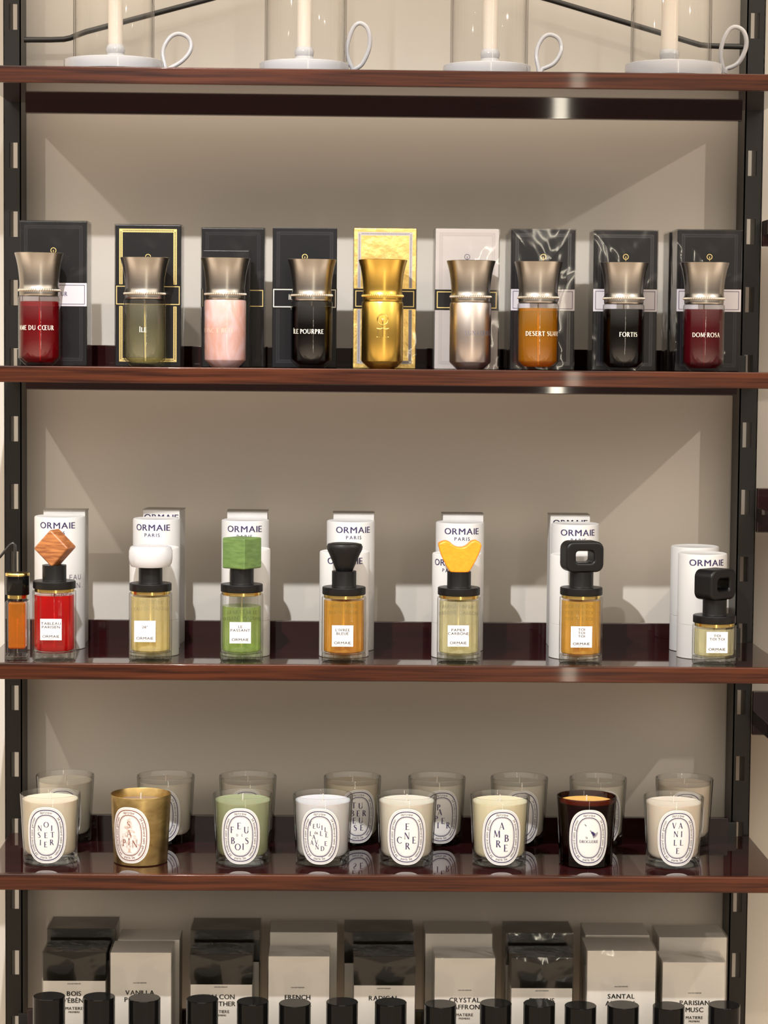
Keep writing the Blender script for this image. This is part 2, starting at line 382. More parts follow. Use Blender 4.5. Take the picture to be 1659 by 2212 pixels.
upright(XR0, XR1, -1, 'black slotted steel upright at the right end of the shelves')

XA, XB = at(22, 1370, DEP).x, at(1617, 1822, DEP).x
RA, RB = at(58, 1345, DEP).x, at(1602, 240, DEP).x
def shelf(z, label, xa=XA, xb=XB, ra=RA, rb=RB, up=True, clips=True, group='shelves between the uprights'):
    t = thing('wall_shelf', ((xa + xb) / 2, DEP / 2, z), label, 'shelf', group)
    cx = (xa + xb) / 2; L = xb - xa
    g = G(); g.box((0, .004, -TH / 2), (L, DEP - .012, TH), LACQ, .0008); g.build('board', t)
    g = G(); g.box((0, -DEP / 2 + .0045, -TH / 2), (L + .0004, .011, TH + .0008), WOODE, .0016, 3); e = g.build('front_edge', t)
    g = G(); zz0, zz1 = -TH - DH, (UH if up else 0)
    g.box(((ra + rb) / 2 - cx, DEP / 2 - .003, (zz0 + zz1) / 2), (rb - ra, .010, zz1 - zz0), LACQ, .0015); g.build('back_rail', t)
    if clips:
        for s_, x in ((1, ra), (-1, rb)):
            g = G(); g.box((x - cx + s_ * -.004, DEP / 2 - .004, UH * .35), (.018, .004, .024), BLKM, .0008)
            g.box((x - cx - s_ * .011, DEP / 2 + .001, UH * .35), (.004, .012, .024), BLKM, .0008); g.build('end_clip', t)
    return t
SNAMES = ['top glossy walnut shelf carrying the white candle holders', 'glossy walnut shelf carrying the flared metal capped perfume bottles and tall boxes',
          'glossy walnut shelf carrying white tubes and perfume bottles with sculpted stoppers', 'glossy walnut shelf carrying the two rows of candle glasses',
          'lowest walnut shelf carrying black capped bottles and square boxes']
for z, nm in zip(SZ, SNAMES): shelf(z, nm)
NX = at(1633, 1100, DEP).x
shelf(at(1650, 533, DEP).z + TH + DH, 'highest neighbouring shelf end right of the right upright', NX, NX + .9, NX, NX + .9, up=False, clips=False, group='shelf ends beyond the right upright')
shelf(at(1650, 1054, DEP).z - UH, 'middle neighbouring shelf end right of the right upright', NX, NX + .9, NX, NX + .9, clips=False, group='shelf ends beyond the right upright')
shelf(at(1650, 1492, DEP).z - UH, 'lowest neighbouring shelf end right of the right upright', NX, NX + .9, NX, NX + .9, clips=False, group='shelf ends beyond the right upright')

# bent black rod behind the candle holders
g = G(); Y = PF + .012
pts = [at(x, y, Y) for x, y in ((52, 86), (110, 86), (138, 85), (152, 82), (166, 76), (185, 69), (445, 0), (790, -95), (845, -95), (1190, 0), (1492, 91), (1512, 97), (1530, 99), (1560, 100), (1612, 101))]
g.tube(pts, .0042, BLKM, 12); tag(g.build('bracing_rod'), 'bent black metal rod running between the uprights behind the candle holders', 'rod')
# wire at the far left, stands on the third shelf
g = G(); q = at(31, 1180, .15)
g.tube([at(-60, 1245, .15), at(0, 1203, .15), at(22, 1177, .15), at(28, 1173, .15), at(33, 1178, .15), Vector((at(33, 1200, .15).x, .15, q.z - .02)), Vector((at(33, 1200, .15).x, .15, SZ[2]))], .0021, BLKM, 10)
tag(g.build('bent_wire'), 'bent dark wire stand behind the small orange bottle at the left', 'wire')

# ------------------------------------------------------------------ row 1: candle holders
def holder(cxp, wpx, gx0, gx1, topy, cx0, cx1, loop, yaw, lean, label):
    Y = .085; z = SZ[0]; s = (3.25 + Y) / F
    c = at(cxp, 120, Y); r = wpx / 2 * s; t = thing('candle_holder', (c.x, Y, z), label, 'candle holder', 'candle holders along the top shelf')
    hz = at(cxp, topy, Y - r).z - z
    g = G(); g.lathe([(0, .0), (r * .93, 0), (r * .985, .003), (r, hz * .6), (r * .995, hz - .001), (r * .97, hz), (r * .955, hz - .002), (r * .95, hz * .45), (0, hz * .4)], CER, 64); g.build('saucer', t)
    ccx = at((cx0 + cx1) / 2, 90, Y).x - c.x; cr = (cx1 - cx0) / 2 * s
    b0 = hz * .4
    g = G(); g.lathe([(0, b0), (.020, b0), (.021, b0 + .006), (.017, b0 + .013), (.0125, b0 + .020), (.014, b0 + .026), (cr + .0015, b0 + .031), (cr, b0 + .033), (0, b0 + .034)], CER, 32, (ccx, 0, 0)); g.build('candle_socket', t)
    g = G(); g.lathe([(0, b0 + .022), (cr * .93, b0 + .022), (cr * .96, b0 + .04), (cr * .9, .24), (cr * .85, .26), (.002, .262), (0, .262)], CANDW, 32, (ccx, 0, 0)); g.build('taper_candle', t)
    gc = at((gx0 + gx1) / 2, 60, Y).x - c.x; gr = (gx1 - gx0) / 2 * s
    g = G(); g.lathe([(gr, b0 + .001), (gr, .30), (gr - .0012, .3015), (gr - .0024, .30), (gr - .0024, b0 + .001)], GLASSH, 72, (gc, 0, 0)); g.build('glass_chimney', t)
    # loop handle
    lx0, lx1, ly0, ly1, pinch = loop
    p = [at(x, y, Y) for x, y in ((pinch + 2, 150), (lx0 + (lx1 - lx0) * .02, ly0 + (ly1 - ly0) * .62), (lx0 + (lx1 - lx0) * .08, ly0 + (ly1 - ly0) * .34), (lx0 + (lx1 - lx0) * .30, ly0 + (ly1 - ly0) * .08), (lx0 + (lx1 - lx0) * .58, ly0), (lx0 + (lx1 - lx0) * .88, ly0 + (ly1 - ly0) * .10), (lx1, ly0 + (ly1 - ly0) * .32), (lx0 + (lx1 - lx0) * .93, ly0 + (ly1 - ly0) * .56), (lx0 + (lx1 - lx0) * .66, ly0 + (ly1 - ly0) * .82), (pinch + 6, 150))]
    # smooth with Catmull-Rom
    sm = []
    for i in range(len(p) - 1):
        a, b, c_, d = p[max(0, i - 1)], p[i], p[i + 1], p[min(len(p) - 1, i + 2)]
        for k in range(6):
            u = k / 6; sm.append(.5 * ((2 * b) + (c_ - a) * u + (2 * a - 5 * b + 4 * c_ - d) * u * u + (3 * b - a - 3 * c_ + d) * u ** 3))
    sm.append(p[-1]); g = G()
    for i, v in enumerate(sm): v -= Vector((c.x, Y, z)); v.y += .010 * math.sin(i / len(sm) * PI) * (1 if lean else -1)
    sm[0].z = sm[-1].z = max(.004, min(sm[0].z, hz * .5))
    g.tube(sm, .0031, CER, 10); g.build('loop_handle', t)
holder(246, 212, 160, 332, 118, 233, 266, (350, 412, 71, 146, 356), 0, 1, 'white ceramic candle holder with glass chimney, leftmost on the top shelf')
holder(657, 192, 573, 748, 126, 641, 674, (749, 799, 52, 158, 760), 0, 0, 'white ceramic candle holder with glass chimney, second from the left on the top shelf')
holder(1052, 188, 974, 1140, 131, 1042, 1076, (1158, 1214, 73, 152, 1162), 0, 1, 'white ceramic candle holder with glass chimney, third from the left on the top shelf')
holder(1455, 208, 1364, 1536, 127, 1427, 1465, (1555, 1610, 60, 156, 1560), 0, 0, 'white ceramic candle holder with glass chimney, rightmost on the top shelf by the upright')

# ------------------------------------------------------------------ row 2: flared cap perfume bottles and their boxes
S2 = (3.25 + .055) / F
def cyl_map(r, z0, phi0=0, eps=.00025):
    """wraps lettering on an upright cylinder facing the camera side"""
    def f(u, v):
        a = u / r + phi0; return ((r + eps) * math.sin(a), -(r + eps) * math.cos(a), z0 + v)
    return f
def emblem2d(s=1.0):
    """ring with a dot, a stem and a three-legged stand, as 2-D strokes"""
    out = strip([(.5 * s * math.cos(a * PI / 12) * .5, .32 * s + .25 * s * math.sin(a * PI / 12)) for a in range(25)], .07 * s)
    out += strip([(-.05 * s, .30 * s), (.05 * s, .30 * s)], .1 * s) + strip([(0, .3 * s), (0, -.1 * s)], .05 * s)
    return out
def flared_bottle(px, ctop, label, body, name='', tcol=None, tphi=0, capm=GUN, ringm=GUNR, level=.088, emblem=False, back=True):
    Y = .056; z = SZ[1]; c = at(px, 700, Y)
    t = thing('perfume_bottle', (c.x, Y, z), label, 'perfume bottle', 'perfume bottles with flared metal caps on the second shelf')
    H = at(px, ctop, Y).z - z; k = H / .1535
    k2 = k
    R = .0290
    g = G(); prof = [(.0285, .1045), (.0275, .107), (.0272, .111), (.0276, .118), (.0284, .126), (.0297, .135), (.0315, .144), (.0338, .1518), (.0343, .1535), (.0335, .1540), (.0325, .1525), (.029, .145), (0, .143)]
    g.lathe([(r, q * k) for r, q in prof], capm, 64); g.build('flared_cap', t)
    g = G(); zr = .1030 * k; n = 56
    for i in range(n):
        a = 2 * PI * i / n; g.sphere((.0283 * math.cos(a), .0283 * math.sin(a), zr), .00155, ringm, (1, 1, 1.25), 6, 5)
    g.build('beaded_ring', t)
    g = G(); g.lathe([(0, .0955 * k), (.0272, .0955 * k), (.0276, .0965 * k), (.0276, .1025 * k), (.0268, .1045 * k), (0, .1045 * k)], capm, 64); g.build('collar', t)
    gt = .0955 * k
    outer = [(0, 0), (.0185, 0), (.0192, .0006), (R - .0006, .0098), (R, .0112), (R, gt - .003), (R - .0009, gt - .0008), (R - .003, gt), (0, gt)]
    if isinstance(body, str) or body is None: pass
    solid = body in (PINK, GOLD, SILV)
    g = G()
    if solid:
        g.lathe(outer, body, 72)
        if emblem:
            f = cyl_map(R, .060, 0, 0)
            for pts in ([(0.0075 * math.cos(a * PI / 10), .0085 + .0075 * math.sin(a * PI / 10)) for a in range(21)], [(0, .006), (0, -.003)], [(-.0085, -.004), (-.003, -.005), (0, -.003), (.003, -.005), (.0085, -.004)], [(-.0062, -.005), (-.0062, -.0155)], [(0, -.003), (0, -.0155)], [(.0062, -.005), (.0062, -.0155)], [(-.0085, -.016), (.0085, -.016)]):
                g.tube([f(u, v) for u, v in pts], .0009, GOLDR, 6)
            g.sphere(f(0, .008), .0022, GOLDR, (1, .5, 1))
        g.build('bottle_body', t)
    else:
        g.lathe(outer, GLASS, 72); g.build('glass_body', t)
        ri = R - .0016
        g = G(); g.lathe([(0, .005), (.0185, .005), (ri - .0008, .0118), (ri, .014), (ri, level * k - .001), (ri - .001, level * k), (0, level * k)], body, 64); g.build('liquid', t)
        g = G(); g.tube([(.001, 0, .012), (.0005, 0, .05), (0, 0, gt - .0005)], .0010, TUBEP, 8); g.build('dip_tube', t)
    if name:
        g = G(); g.flat(serif(name, .0062, 0, 0, .10), tcol or CREAML, cyl_map(R, .052 * k, tphi)); g.build('lettering', t, recalc=False, smooth=0)
    return t
def wrap_shell(t, w_, d_, h_, fold=.72):
    """clear film round a box, folded in flaps on the front"""
    g = G(); e = .0011; x, y, z = w_ / 2 + e, d_ / 2 + e, h_ + e
    V = g.verts([(-x, -y, .0003), (x, -y, .0003), (x, -y, z), (-x, -y, z), (-x, y, .0003), (x, y, .0003), (x, y, z), (-x, y, z)])
    a = g.verts([(random.uniform(-.004, .004), -y - .0014, z * fold)])[0]; b = g.verts([(x * .3, -y - .0006, z * .2)])[0]
    for tri in ((V[3], V[2], a), (V[2], b, a), (V[2], V[1], b), (V[1], V[0], b), (V[0], a, b), (V[0], V[3], a)): g.face(tri, WRAP)
    tp = g.verts([(0, 0, z - .0008)])[0]
    for q in ((V[3], V[2], tp), (V[2], V[6], tp), (V[6], V[7], tp), (V[7], V[3], tp)): g.face(q, WRAP)
    g.face((V[1], V[5], V[6], V[2]), WRAP); g.face((V[0], V[3], V[7], V[4]), WRAP); g.face((V[4], V[7], V[6], V[5]), WRAP)
    g.build('clear_wrapper', t, smooth=0)
def rect2d(x0, z0, x1, z1): return [[(x0, z0), (x1, z0), (x1, z1), (x0, z1)]]
def frame2d(x0, z0, x1, z1, w_): return rect2d(x0, z0, x1, z0 + w_) + rect2d(x0, z1 - w_, x1, z1) + rect2d(x0, z0 + w_, x0 + w_, z1 - w_) + rect2d(x1 - w_, z0 + w_, x1, z1 - w_)
def tall_box(x0, x1, top, label, card, style, ly0, ly1, name='', wrap=True, Y0=.105, dep=.062, sub='', rz=0, nameoff=0, parts=True):
    z = SZ[1]; a, b = at(x0, 700, Y0), at(x1, 700, Y0); w_ = b.x - a.x; h_ = at((x0 + x1) / 2, top, Y0).z - z
    t = thing('perfume_box', ((a.x + b.x) / 2, Y0 + dep / 2, z), label, 'perfume box', 'tall perfume boxes on the second shelf', rz)
    g = G(); g.box((0, 0, h_ / 2), (w_, dep, h_), card, .0012, 2); g.build('carton', t)
    if parts:
        f = lambda e: (lambda u, v: (u, -dep / 2 - e, v))
        s = (3.25 + Y0) / F
        L0, L1 = at((x0 + x1) / 2, ly1, Y0).z - z, at((x0 + x1) / 2, ly0, Y0).z - z
        fm = {'gold': GINK, 'dark': EMB, 'pearl': SILE, 'foil': SILB}[style]
        g = G(); i0, wd = .0055, .0048
        X0, X1, Z0, Z1 = -w_ / 2 + i0, w_ / 2 - i0, i0 + .001, h_ - i0
        for za, zb in ((Z0, L0 - .001), (L1 + .001, Z1)):
            g.flat(rect2d(X0, za, X0 + wd, zb) + rect2d(X1 - wd, za, X1, zb), fm, f(.00012))
        g.flat(rect2d(X0 + wd, Z0, X1 - wd, Z0 + wd) + rect2d(X0 + wd, Z1 - wd, X1 - wd, Z1), fm, f(.00012))
        bm_ = BLKB if style in ('gold', 'dark') else (GREYINK if style == 'foil' else SILB)
        q = []; zc = Z0 + .004
        while zc < Z1 - .003:
            if not (L0 - .002 < zc < L1 + .002):
                for xx in (X0 + wd / 2, X1 - wd / 2): q += rect2d(xx - .0008, zc - .0005, xx + .0008, zc + .0005)
            zc += .0019
        xc = X0 + wd + .001
        while xc < X1 - wd:
            for zz in (Z0 + wd / 2, Z1 - wd / 2): q += rect2d(xc - .0005, zz - .0008, xc + .0005, zz + .0008)
            xc += .0019
        g.flat(q, bm_, f(.0002))
        # emblem printed on the face, ring on top
        em = [[(u * .0145, v * .0145) for u, v in p] for p in emblem2d(1)]
        ez = at((x0 + x1) / 2, (548 if x0 < 200 else 562), Y0).z - z
        g.flat([[(u, v + ez) for u, v in p] for p in em], GINK if style != 'pearl' else GREYINK, f(.0002))
        if sub: g.flat(serif(sub, .0042, 0, ez - .100), GINK, f(.0002))
        g.build('printed_frame', t, recalc=False, smooth=0)
        g = G(); white = style == 'dark' and sub != 'LABELDARK' and name and name[0] != '*'
        base = MAUVE if white else BLKB; line = INK if white else GINK
        nm = name.strip('*')
        g.box((0, -dep / 2 - .00025, (L0 + L1) / 2), (w_ + .0006, .0005, L1 - L0), base)
        m_ = .0026 if white or style in ('foil', 'pearl') else .0012
        g.flat(frame2d(-w_ / 2 + m_, L0 + m_, w_ / 2 - m_, L1 - m_, .0007 if white else .0013), line if not name.startswith('**') else CREAML, f(.0007))
        if nm: g.flat(serif(nm, .0058, nameoff, (L0 + L1) / 2 + .001), line if not name.startswith('**') else CREAML, f(.0007))
        g.build('name_label', t, recalc=False, smooth=0)
    if wrap: wrap_shell(t, w_, dep, h_)
    return t
RED = liquid('red_perfume', (.62, .002, .02, 1), .6, milky=.12)
PALE = liquid('pale_yellow_perfume', (.95, .92, .66, 1), .5, milky=.05)
WINE = liquid('dark_wine_perfume', (.06, .003, .006, 1), .45)
AMBER = liquid('amber_perfume', (.85, .38, .015, 1), .6, milky=.2)
BLACKP = liquid('black_perfume', (.03, .012, .012, 1), .45)
ROSE = liquid('deep_red_perfume', (.28, .012, .025, 1), .6, milky=.18)
tall_box(44, 187, 478, 'charcoal wrapped box with white name label, behind the bright red bottle', BLKB, 'dark', 611, 661, 'AME DU CŒUR', nameoff=-.006)
tall_box(249, 390, 486, 'black box with gold beaded frame behind the pale yellow bottle', BLKB, 'gold', 616, 660, '*ÎLE BLEUE', wrap=True)
tall_box(435, 570, 493, 'tall black wrapped box behind the pearly pink bottle', BLKB, 'dark', 624, 664, '*BLANCHE', Y0=.165)
tall_box(588, 727, 492, 'charcoal box with white outlined name strip behind the darkest wine bottle', BLKB, 'dark', 623, 666, '**ÎLE POURPRE', wrap=False, sub='LIQUIDES', nameoff=-.001)
tall_box(763, 898, 493, 'shiny gold foil box behind the gold bottle', FOIL, 'foil', 624, 667, '', nameoff=0)
tall_box(939, 1076, 494, 'pale pearl grey box behind the silver bottle', SILB, 'pearl', 626, 670, '')
tall_box(1103, 1240, 496, 'black wrapped box with white label behind the amber bottle', BLKB, 'dark', 625, 671, 'DESERT SUAVE')
tall_box(1281, 1418, 498, 'black wrapped box with white label behind the black liquid bottle', BLKB, 'dark', 625, 673, 'FORTIS')
tall_box(1461, 1599, 497, 'black wrapped box with white label at the right end behind the deep red bottle', BLKB, 'dark', 625, 673, 'DOM ROSA')
# plain boxes behind
tall_box(438, 538, 541, 'shorter black wrapped box between the pink bottle and the taller box', BLKB, 'dark', 0, 0, '', Y0=.095, dep=.05, parts=False)
tall_box(1097, 1227, 503, 'second black box just behind the box of the amber bottle', BLKB, 'dark', 0, 0, '', Y0=.172, dep=.06, parts=False)
tall_box(1443, 1560, 502, 'second black box just behind the box at the right end', BLKB, 'dark', 0, 0, '', Y0=.172, dep=.06, parts=False)
flared_bottle(85, 547, 'flared cap bottle of bright red perfume at the left end', RED, 'AME DU CŒUR', CREAML, -.10)
flared_bottle(312.5, 557, 'flared cap bottle of clear pale yellow perfume', PALE, 'ÎLE', CREAML, .0)
flared_bottle(486.5, 558, 'flared cap bottle of pearly pink perfume', PINK, 'BLANCHE BÊTE'.replace('Ê', 'E'), LBRN, -.45)
flared_bottle(673, 561, 'flared cap bottle of very dark wine perfume beside the gold bottle', WINE, 'ÎLE POURPRE', CREAML, -.20)
flared_bottle(826, 562, 'all gold perfume bottle with raised ring emblem', GOLD, '', None, 0, GOLD, GOLDR, emblem=True)
flared_bottle(1016, 564, 'all silver grey metal perfume bottle', SILV, 'LUNATIQUE', GREYINK, .45)
flared_bottle(1162, 566, 'flared cap bottle of amber orange perfume', AMBER, 'DESERT SUAVE', CREAML, .25)
flared_bottle(1346.5, 568, 'flared cap bottle of black perfume, second from the right', BLACKP, 'FORTIS', CREAML, .15)
flared_bottle(1520, 568, 'flared cap bottle of deep red perfume at the right end', ROSE, 'DOM ROSA', CREAML, -.0)

# ------------------------------------------------------------------ row 3: white tubes, boxes and stoppered bottles
ZB = SZ[2]
def paper_tube(x0, x1, top, Y, label, text=True, seam=None, phi=0, side=None, dz=0):
    cx = (x0 + x1) / 2; c = at(cx, 1250, Y); r = (x1 - x0) / 2 * (3.25 + Y) / F; h = at(cx, top, Y).z - ZB
    t = thing('perfume_tube_box', (c.x, Y, ZB), label, 'perfume box', 'white paper tubes on the third shelf')
    zs = at(cx, seam, Y - r).z - ZB if seam else h * .43
    g = G(); g.lathe([(0, 0), (r - .0008, 0), (r, .0008), (r, zs - .0004), (r - .0004, zs), (0, zs)], TUBEW, 72); g.build('tube_base', t)
    g = G(); g.lathe([(0, zs + .0001), (r - .0004, zs + .0001), (r, zs + .0005), (r, h - .0022), (r - .0007, h - .0006), (r - .0022, h), (r - .0040, h - .0003), (r - .005, h - .001), (0, h - .001)], TUBEW, 72); l = g.build('tube_lid', t)
    if text:
        g = G(); zt = h - .0115; q = sans('ORMAIE', .0090, 0, zt, .22, .03, 1.10) + sans('PARIS', .0050, 0, zt - .0108, .35, .02)
        g.flat(q, INK, cyl_map(r, 0, phi)); g.build('printed_name', l, recalc=False, smooth=0)
        if side:
            g = G(); g.flat(sans(side[0], .0075, .014, h * .55, .2) + sans(side[1], .0075, .014, h * .55 - .012, .2), GREYINK, cyl_map(r, 0, phi))
            g.build('printed_title', l, recalc=False, smooth=0)
    return t
def square_carton(x0, x1, top, Y0, label, text=False, rz=0):
    cx = (x0 + x1) / 2; c = at(cx, 1250, Y0); w_ = (x1 - x0) * (3.25 + Y0) / F; h = at(cx, top, Y0).z - ZB; d = .045
    t = thing('perfume_carton', (c.x, Y0 + d / 2, ZB), label, 'perfume box', 'white square cartons at the back of the third shelf', rz)
    g = G(); g.box((0, 0, h / 2), (w_, d, h), TUBEW, .0007)
    g.build('carton', t)
    g = G(); g.box((0, 0, h + .0005), (w_ + .0016, d + .0016, .001), MATS.setdefault('shaded_top', pbr('shaded_white_board', (.30, .28, .25, 1), .5))); g.build('top_flap', t)  # top of the white carton painted grey for the shade falling there
    if text:
        g = G(); g.flat(sans('ORMAIE', .0086, 0, h - .0105, .22, .03, 1.08), INK, lambda u, v: (u, -d / 2 - .0002, v)); g.build('printed_name', t, recalc=False, smooth=0)
square_carton(94, 184, 1104, .214, 'white square carton behind the tube of the red bottle')
square_carton(312, 392, 1102, .214, 'white square carton with the name showing behind the tube of the white stopper bottle', True, -.12)
square_carton(490, 577, 1106, .214, 'white square carton behind the tube of the green cube bottle')
square_carton(719, 807, 1110, .214, 'white square carton behind the tube of the round black stopper bottle')
square_carton(955, 1043, 1112, .214, 'white square carton behind the tube of the orange stopper bottle')
square_carton(1187, 1273, 1114, .214, 'white square carton behind the tube of the black ring stopper bottle', True)
for (x0, x1, top, Y, lab, kw) in [
    (75, 184, 1114, .172, 'tall white paper tube behind the red bottle with the wooden diamond stopper', dict(seam=1272, side=('TABLEAU', 'PARISIEN'))),
    (287, 389, 1119, .178, 'tall white paper tube behind the bottle with the white stopper', dict(phi=-.12)),
    (478, 581, 1122, .178, 'tall white paper tube behind the green bottle', dict()),
    (705, 809, 1124, .176, 'tall white paper tube behind the amber bottle with the black round stopper', dict(phi=.12, seam=1282)),
    (940, 1045, 1127, .176, 'tall white paper tube behind the bottle with the orange stopper', dict(phi=.04)),
    (1189, 1293, 1130, .178, 'tall white paper tube behind the amber bottle with the black ring stopper', dict(phi=.04))]:
    paper_tube(x0, x1, top, Y, lab, **kw)
for (x0, x1, top, Y, lab, kw) in [
    (280, 387, 1181, .107, 'shorter white paper tube directly behind the white stopper bottle', dict(text=False, seam=1342)),
    (479, 584, 1184, .107, 'shorter white paper tube directly behind the green bottle', dict(text=False, seam=1343)),
    (690, 798, 1190, .104, 'shorter white paper tube directly behind the black round stopper bottle', dict(seam=1350, phi=.02)),
    (933, 1040, 1194, .104, 'shorter white paper tube directly behind the orange stopper bottle', dict(seam=1350, phi=-.35)),
    (1187, 1295, 1197, .106, 'shorter white paper tube directly behind the black ring stopper bottle', dict(seam=1352, phi=.2)),
    (1448, 1552, 1179, .195, 'short blank white tube standing behind at the right end of the third shelf', dict(text=False, seam=1333)),
    (1464, 1570, 1194, .118, 'short white tube behind the small bottle with the turned black stopper', dict(seam=1352, phi=.06))]:
    paper_tube(x0, x1, top, Y, lab, **kw)

def flute(n=13, amp=.055):
    return lambda a, z: 1 - amp * (1 - abs(math.cos(n * a / 2 + .4)))
def rounded_rect(w_, h_, r, n=6):
    out = []
    for cx, cy, a0 in ((w_ / 2 - r, h_ / 2 - r, 0), (-w_ / 2 + r, h_ / 2 - r, 90), (-w_ / 2 + r, -h_ / 2 + r, 180), (w_ / 2 - r, -h_ / 2 + r, 270)):
        for k in range(n): a = math.radians(a0 + 90 * k / (n - 1)); out.append((cx + r * math.cos(a), cy + r * math.sin(a)))
    return out
def smooth_loop(P, n=5):
    out = []; N = len(P)
    for i in range(N):
        a, b, c, d = (Vector((*P[(i + j - 1) % N], 0)) for j in range(4))
        for k in range(n):
            u = k / n; v = .5 * ((2 * b) + (c - a) * u + (2 * a - 5 * b + 4 * c - d) * u * u + (3 * b - a - 3 * c + d) * u ** 3); out.append((v.x, v.y))
    return out
def stopper_bottle(x0, x1, gtop, label, liq, liqy, lines, stop, lx, ly, Y=.037, small=False, btext=(), nb=None):
    cx = (x0 + x1) / 2; c = at(cx, 1350, Y); s = (3.25 + Y) / F; R = (x1 - x0) / 2 * s
    zz = lambda py: at(cx, py, Y).z - ZB
    t = thing('perfume_bottle', (c.x, Y, ZB), label, 'perfume bottle', 'perfume bottles with sculpted stoppers on the third shelf')
    top = zz(gtop) ; lz = zz(liqy); b = .0135 if not small else .012; fl = flute()
    g = G(); g.lathe([(R * .80, b), (R * .985, b), (R, b + .001), (R, top - .002), (R * .985, top), (R * .82, top + .0005)], GLASS, 156, fn=fl); g.build('glass_body', t)
    g = G(); g.lathe([(0, 0), (R * .93, 0), (R * .99, .0015), (R * .995, b - .0008), (R * .9, b - .0002), (0, b - .003)], GBASE, 156, fn=fl); g.build('glass_base', t)
    ri = R * .90
    g = G(); g.lathe([(0, b + .0012), (ri * .9, b + .0012), (ri, b + .003), (ri, lz - .0006), (ri - .0006, lz), (0, lz)], liq, 130, fn=flute(13, .045)); g.build('liquid', t)
    g = G(); g.tube([(0, 0, b + .005), (0, 0, top)], .0009, TUBEP, 8); g.build('dip_tube', t)
    g = G(); g.lathe([(0, top - .002), (R * .86, top - .002), (R * .90, top - .0015), (R * .90, top + .0028), (R * .86, top + .0032), (0, top + .0032)], GOLDR, 64); g.build('gold_ring', t)
    ct = top + .0032
    g = G(); g.lathe([(0, ct), (R * .955, ct), (R * .97, ct + .0008), (R * .97, ct + .0095), (R * .94, ct + .0105), (R * .56, ct + .0108), (R * .545, ct + .0125), (R * .545, ct + .0325), (0, ct + .0328)], BLKP, 56); g.build('collar', t)
    # name label
    d = -R - .0006; lw, lh = 46 * s, 46 * s; lcx = at(lx, ly, Y + d).x - c.x; lcz = at(lx, ly, Y + d).z - ZB
    g = G(); g.box((lcx, d, lcz), (lw, .0009, lh), LABELW, .0002); f = lambda u, v: (lcx + u, d - .0006, lcz + v)
    q = []
    for txt, hh, yy in lines: q += sans(txt, hh, 0, yy, .22, .035, 1.15)
    q += sans('ORMAIE', .0036, 0, -.0095, .2, .03, 1.25) + sans('PARIS', .0017, 0, -.0130, .35)
    g.flat(q, GREYINK, f); g.build('name_label', t, recalc=False, smooth=0)
    if btext:
        g = G(); q = []
        for i, tx in enumerate(btext): q += sans(tx, .0050, 0, lz - .012 - i * .0088, .2, .03, 1.1)
        g.flat(q, BLKINK, lambda u, v: (-(R * .93) * math.sin(u / R) * -1, (R * .93) * math.cos(u / R) , v)); g.build('rear_lettering', t, recalc=False, smooth=0)
    stop(t, R, ct + .0325, s, cx, Y)
    return t
def st_diamond(t, R, z, s, cx, Y):
    g = G(); e = .0375; rot = Matrix.Rotation(math.radians(-17), 3, 'Z') @ Matrix.Rotation(math.radians(43), 3, 'Y')
    g.box((.001, 0, z + .0240), (e, e * .8, e), WOODS, .0028, 3, rot); o = g.build('stopper', t); o['label'] = 'cherry wood cube stopper balanced on its edge'
def st_puck(t, R, z, s, cx, Y):
    g = G(); r, h = .0305, .0300
    g.lathe([(0, z), (r * .6, z), (r * .88, z + .0012), (r * .97, z + .006), (r, z + .014), (r * .99, z + .023), (r * .93, z + .0285), (r * .82, z + h), (0, z + h)], WHITES, 56); o = g.build('stopper', t); o['label'] = 'white rounded puck stopper'
def st_cube(t, R, z, s, cx, Y):
    g = G(); g.box((0, 0, z + .0215), (.0395, .0395, .043), GREENS, .0022, 3, Matrix.Rotation(math.radians(-36), 3, 'Z')); o = g.build('stopper', t); o['label'] = 'green stained wooden cube stopper'
def st_knob(t, R, z, s, cx, Y):
    g = G(); n = 40; prof = [(0.0, 0), (.0112, 0), (.0125, .002), (.0165, .012), (.0212, .023), (.0246, .030), (.0252, .034), (.0235, .0378), (.018, .0392), (0, .0388)]
    g.lathe([(r, z + q) for r, q in prof], BLKP, n, fn=lambda a, z_: 1 - .10 * abs(math.sin(a)) ** 2 + .02 * math.cos(3 * a)); o = g.build('stopper', t); o['label'] = 'smooth black knob stopper widening upwards'
def st_heart(t, R, z, s, cx, Y):
    P = [(-29, 4), (-27, 0), (-20, -3), (-14, -1), (-7, 5), (1, 7), (8, 5), (14, -1), (17, -3), (22, -4), (29, 1), (29, 8), (25, 20), (19, 34), (14, 43), (10, 46), (0, 46.5), (-10, 46), (-14, 43), (-19, 34), (-25, 20)]
    P = [(x * .00102, z + .0405 - y * .0009) for x, y in P]
    g = G(); g.prism(smooth_loop(P, 4), -.012, .012, ORANGES, bev=.0022, seg=3); o = g.build('stopper', t, smooth=55); o['label'] = 'orange wooden stopper with a notched top'
def st_ring(yaw):
    def f(t, R, z, s, cx, Y):
        out = [(x, z + .0215 + y) for x, y in rounded_rect(.055, .043, .011)]; ho = [(x + .000, z + .0215 + y) for x, y in rounded_rect(.026, .0165, .0045)]
        g = G(); g.prism(out, -.0165, .0165, BLKP, holes=ho, bev=.0035, seg=3, M=Matrix.Rotation(yaw, 4, 'Z')); o = g.build('stopper', t, smooth=55); o['label'] = 'black rounded block stopper with a window through it'
    return f
LRED = liquid('scarlet_perfume', (.90, .02, .022, 1), .65, milky=.12)
LYEL = liquid('yellow_perfume', (.99, .88, .48, 1), .75, milky=.22)
LGRN = liquid('green_perfume', (.74, .90, .42, 1), .75, milky=.10)
LAMB = liquid('orange_amber_perfume', (.98, .62, .12, 1), .75, milky=.2)
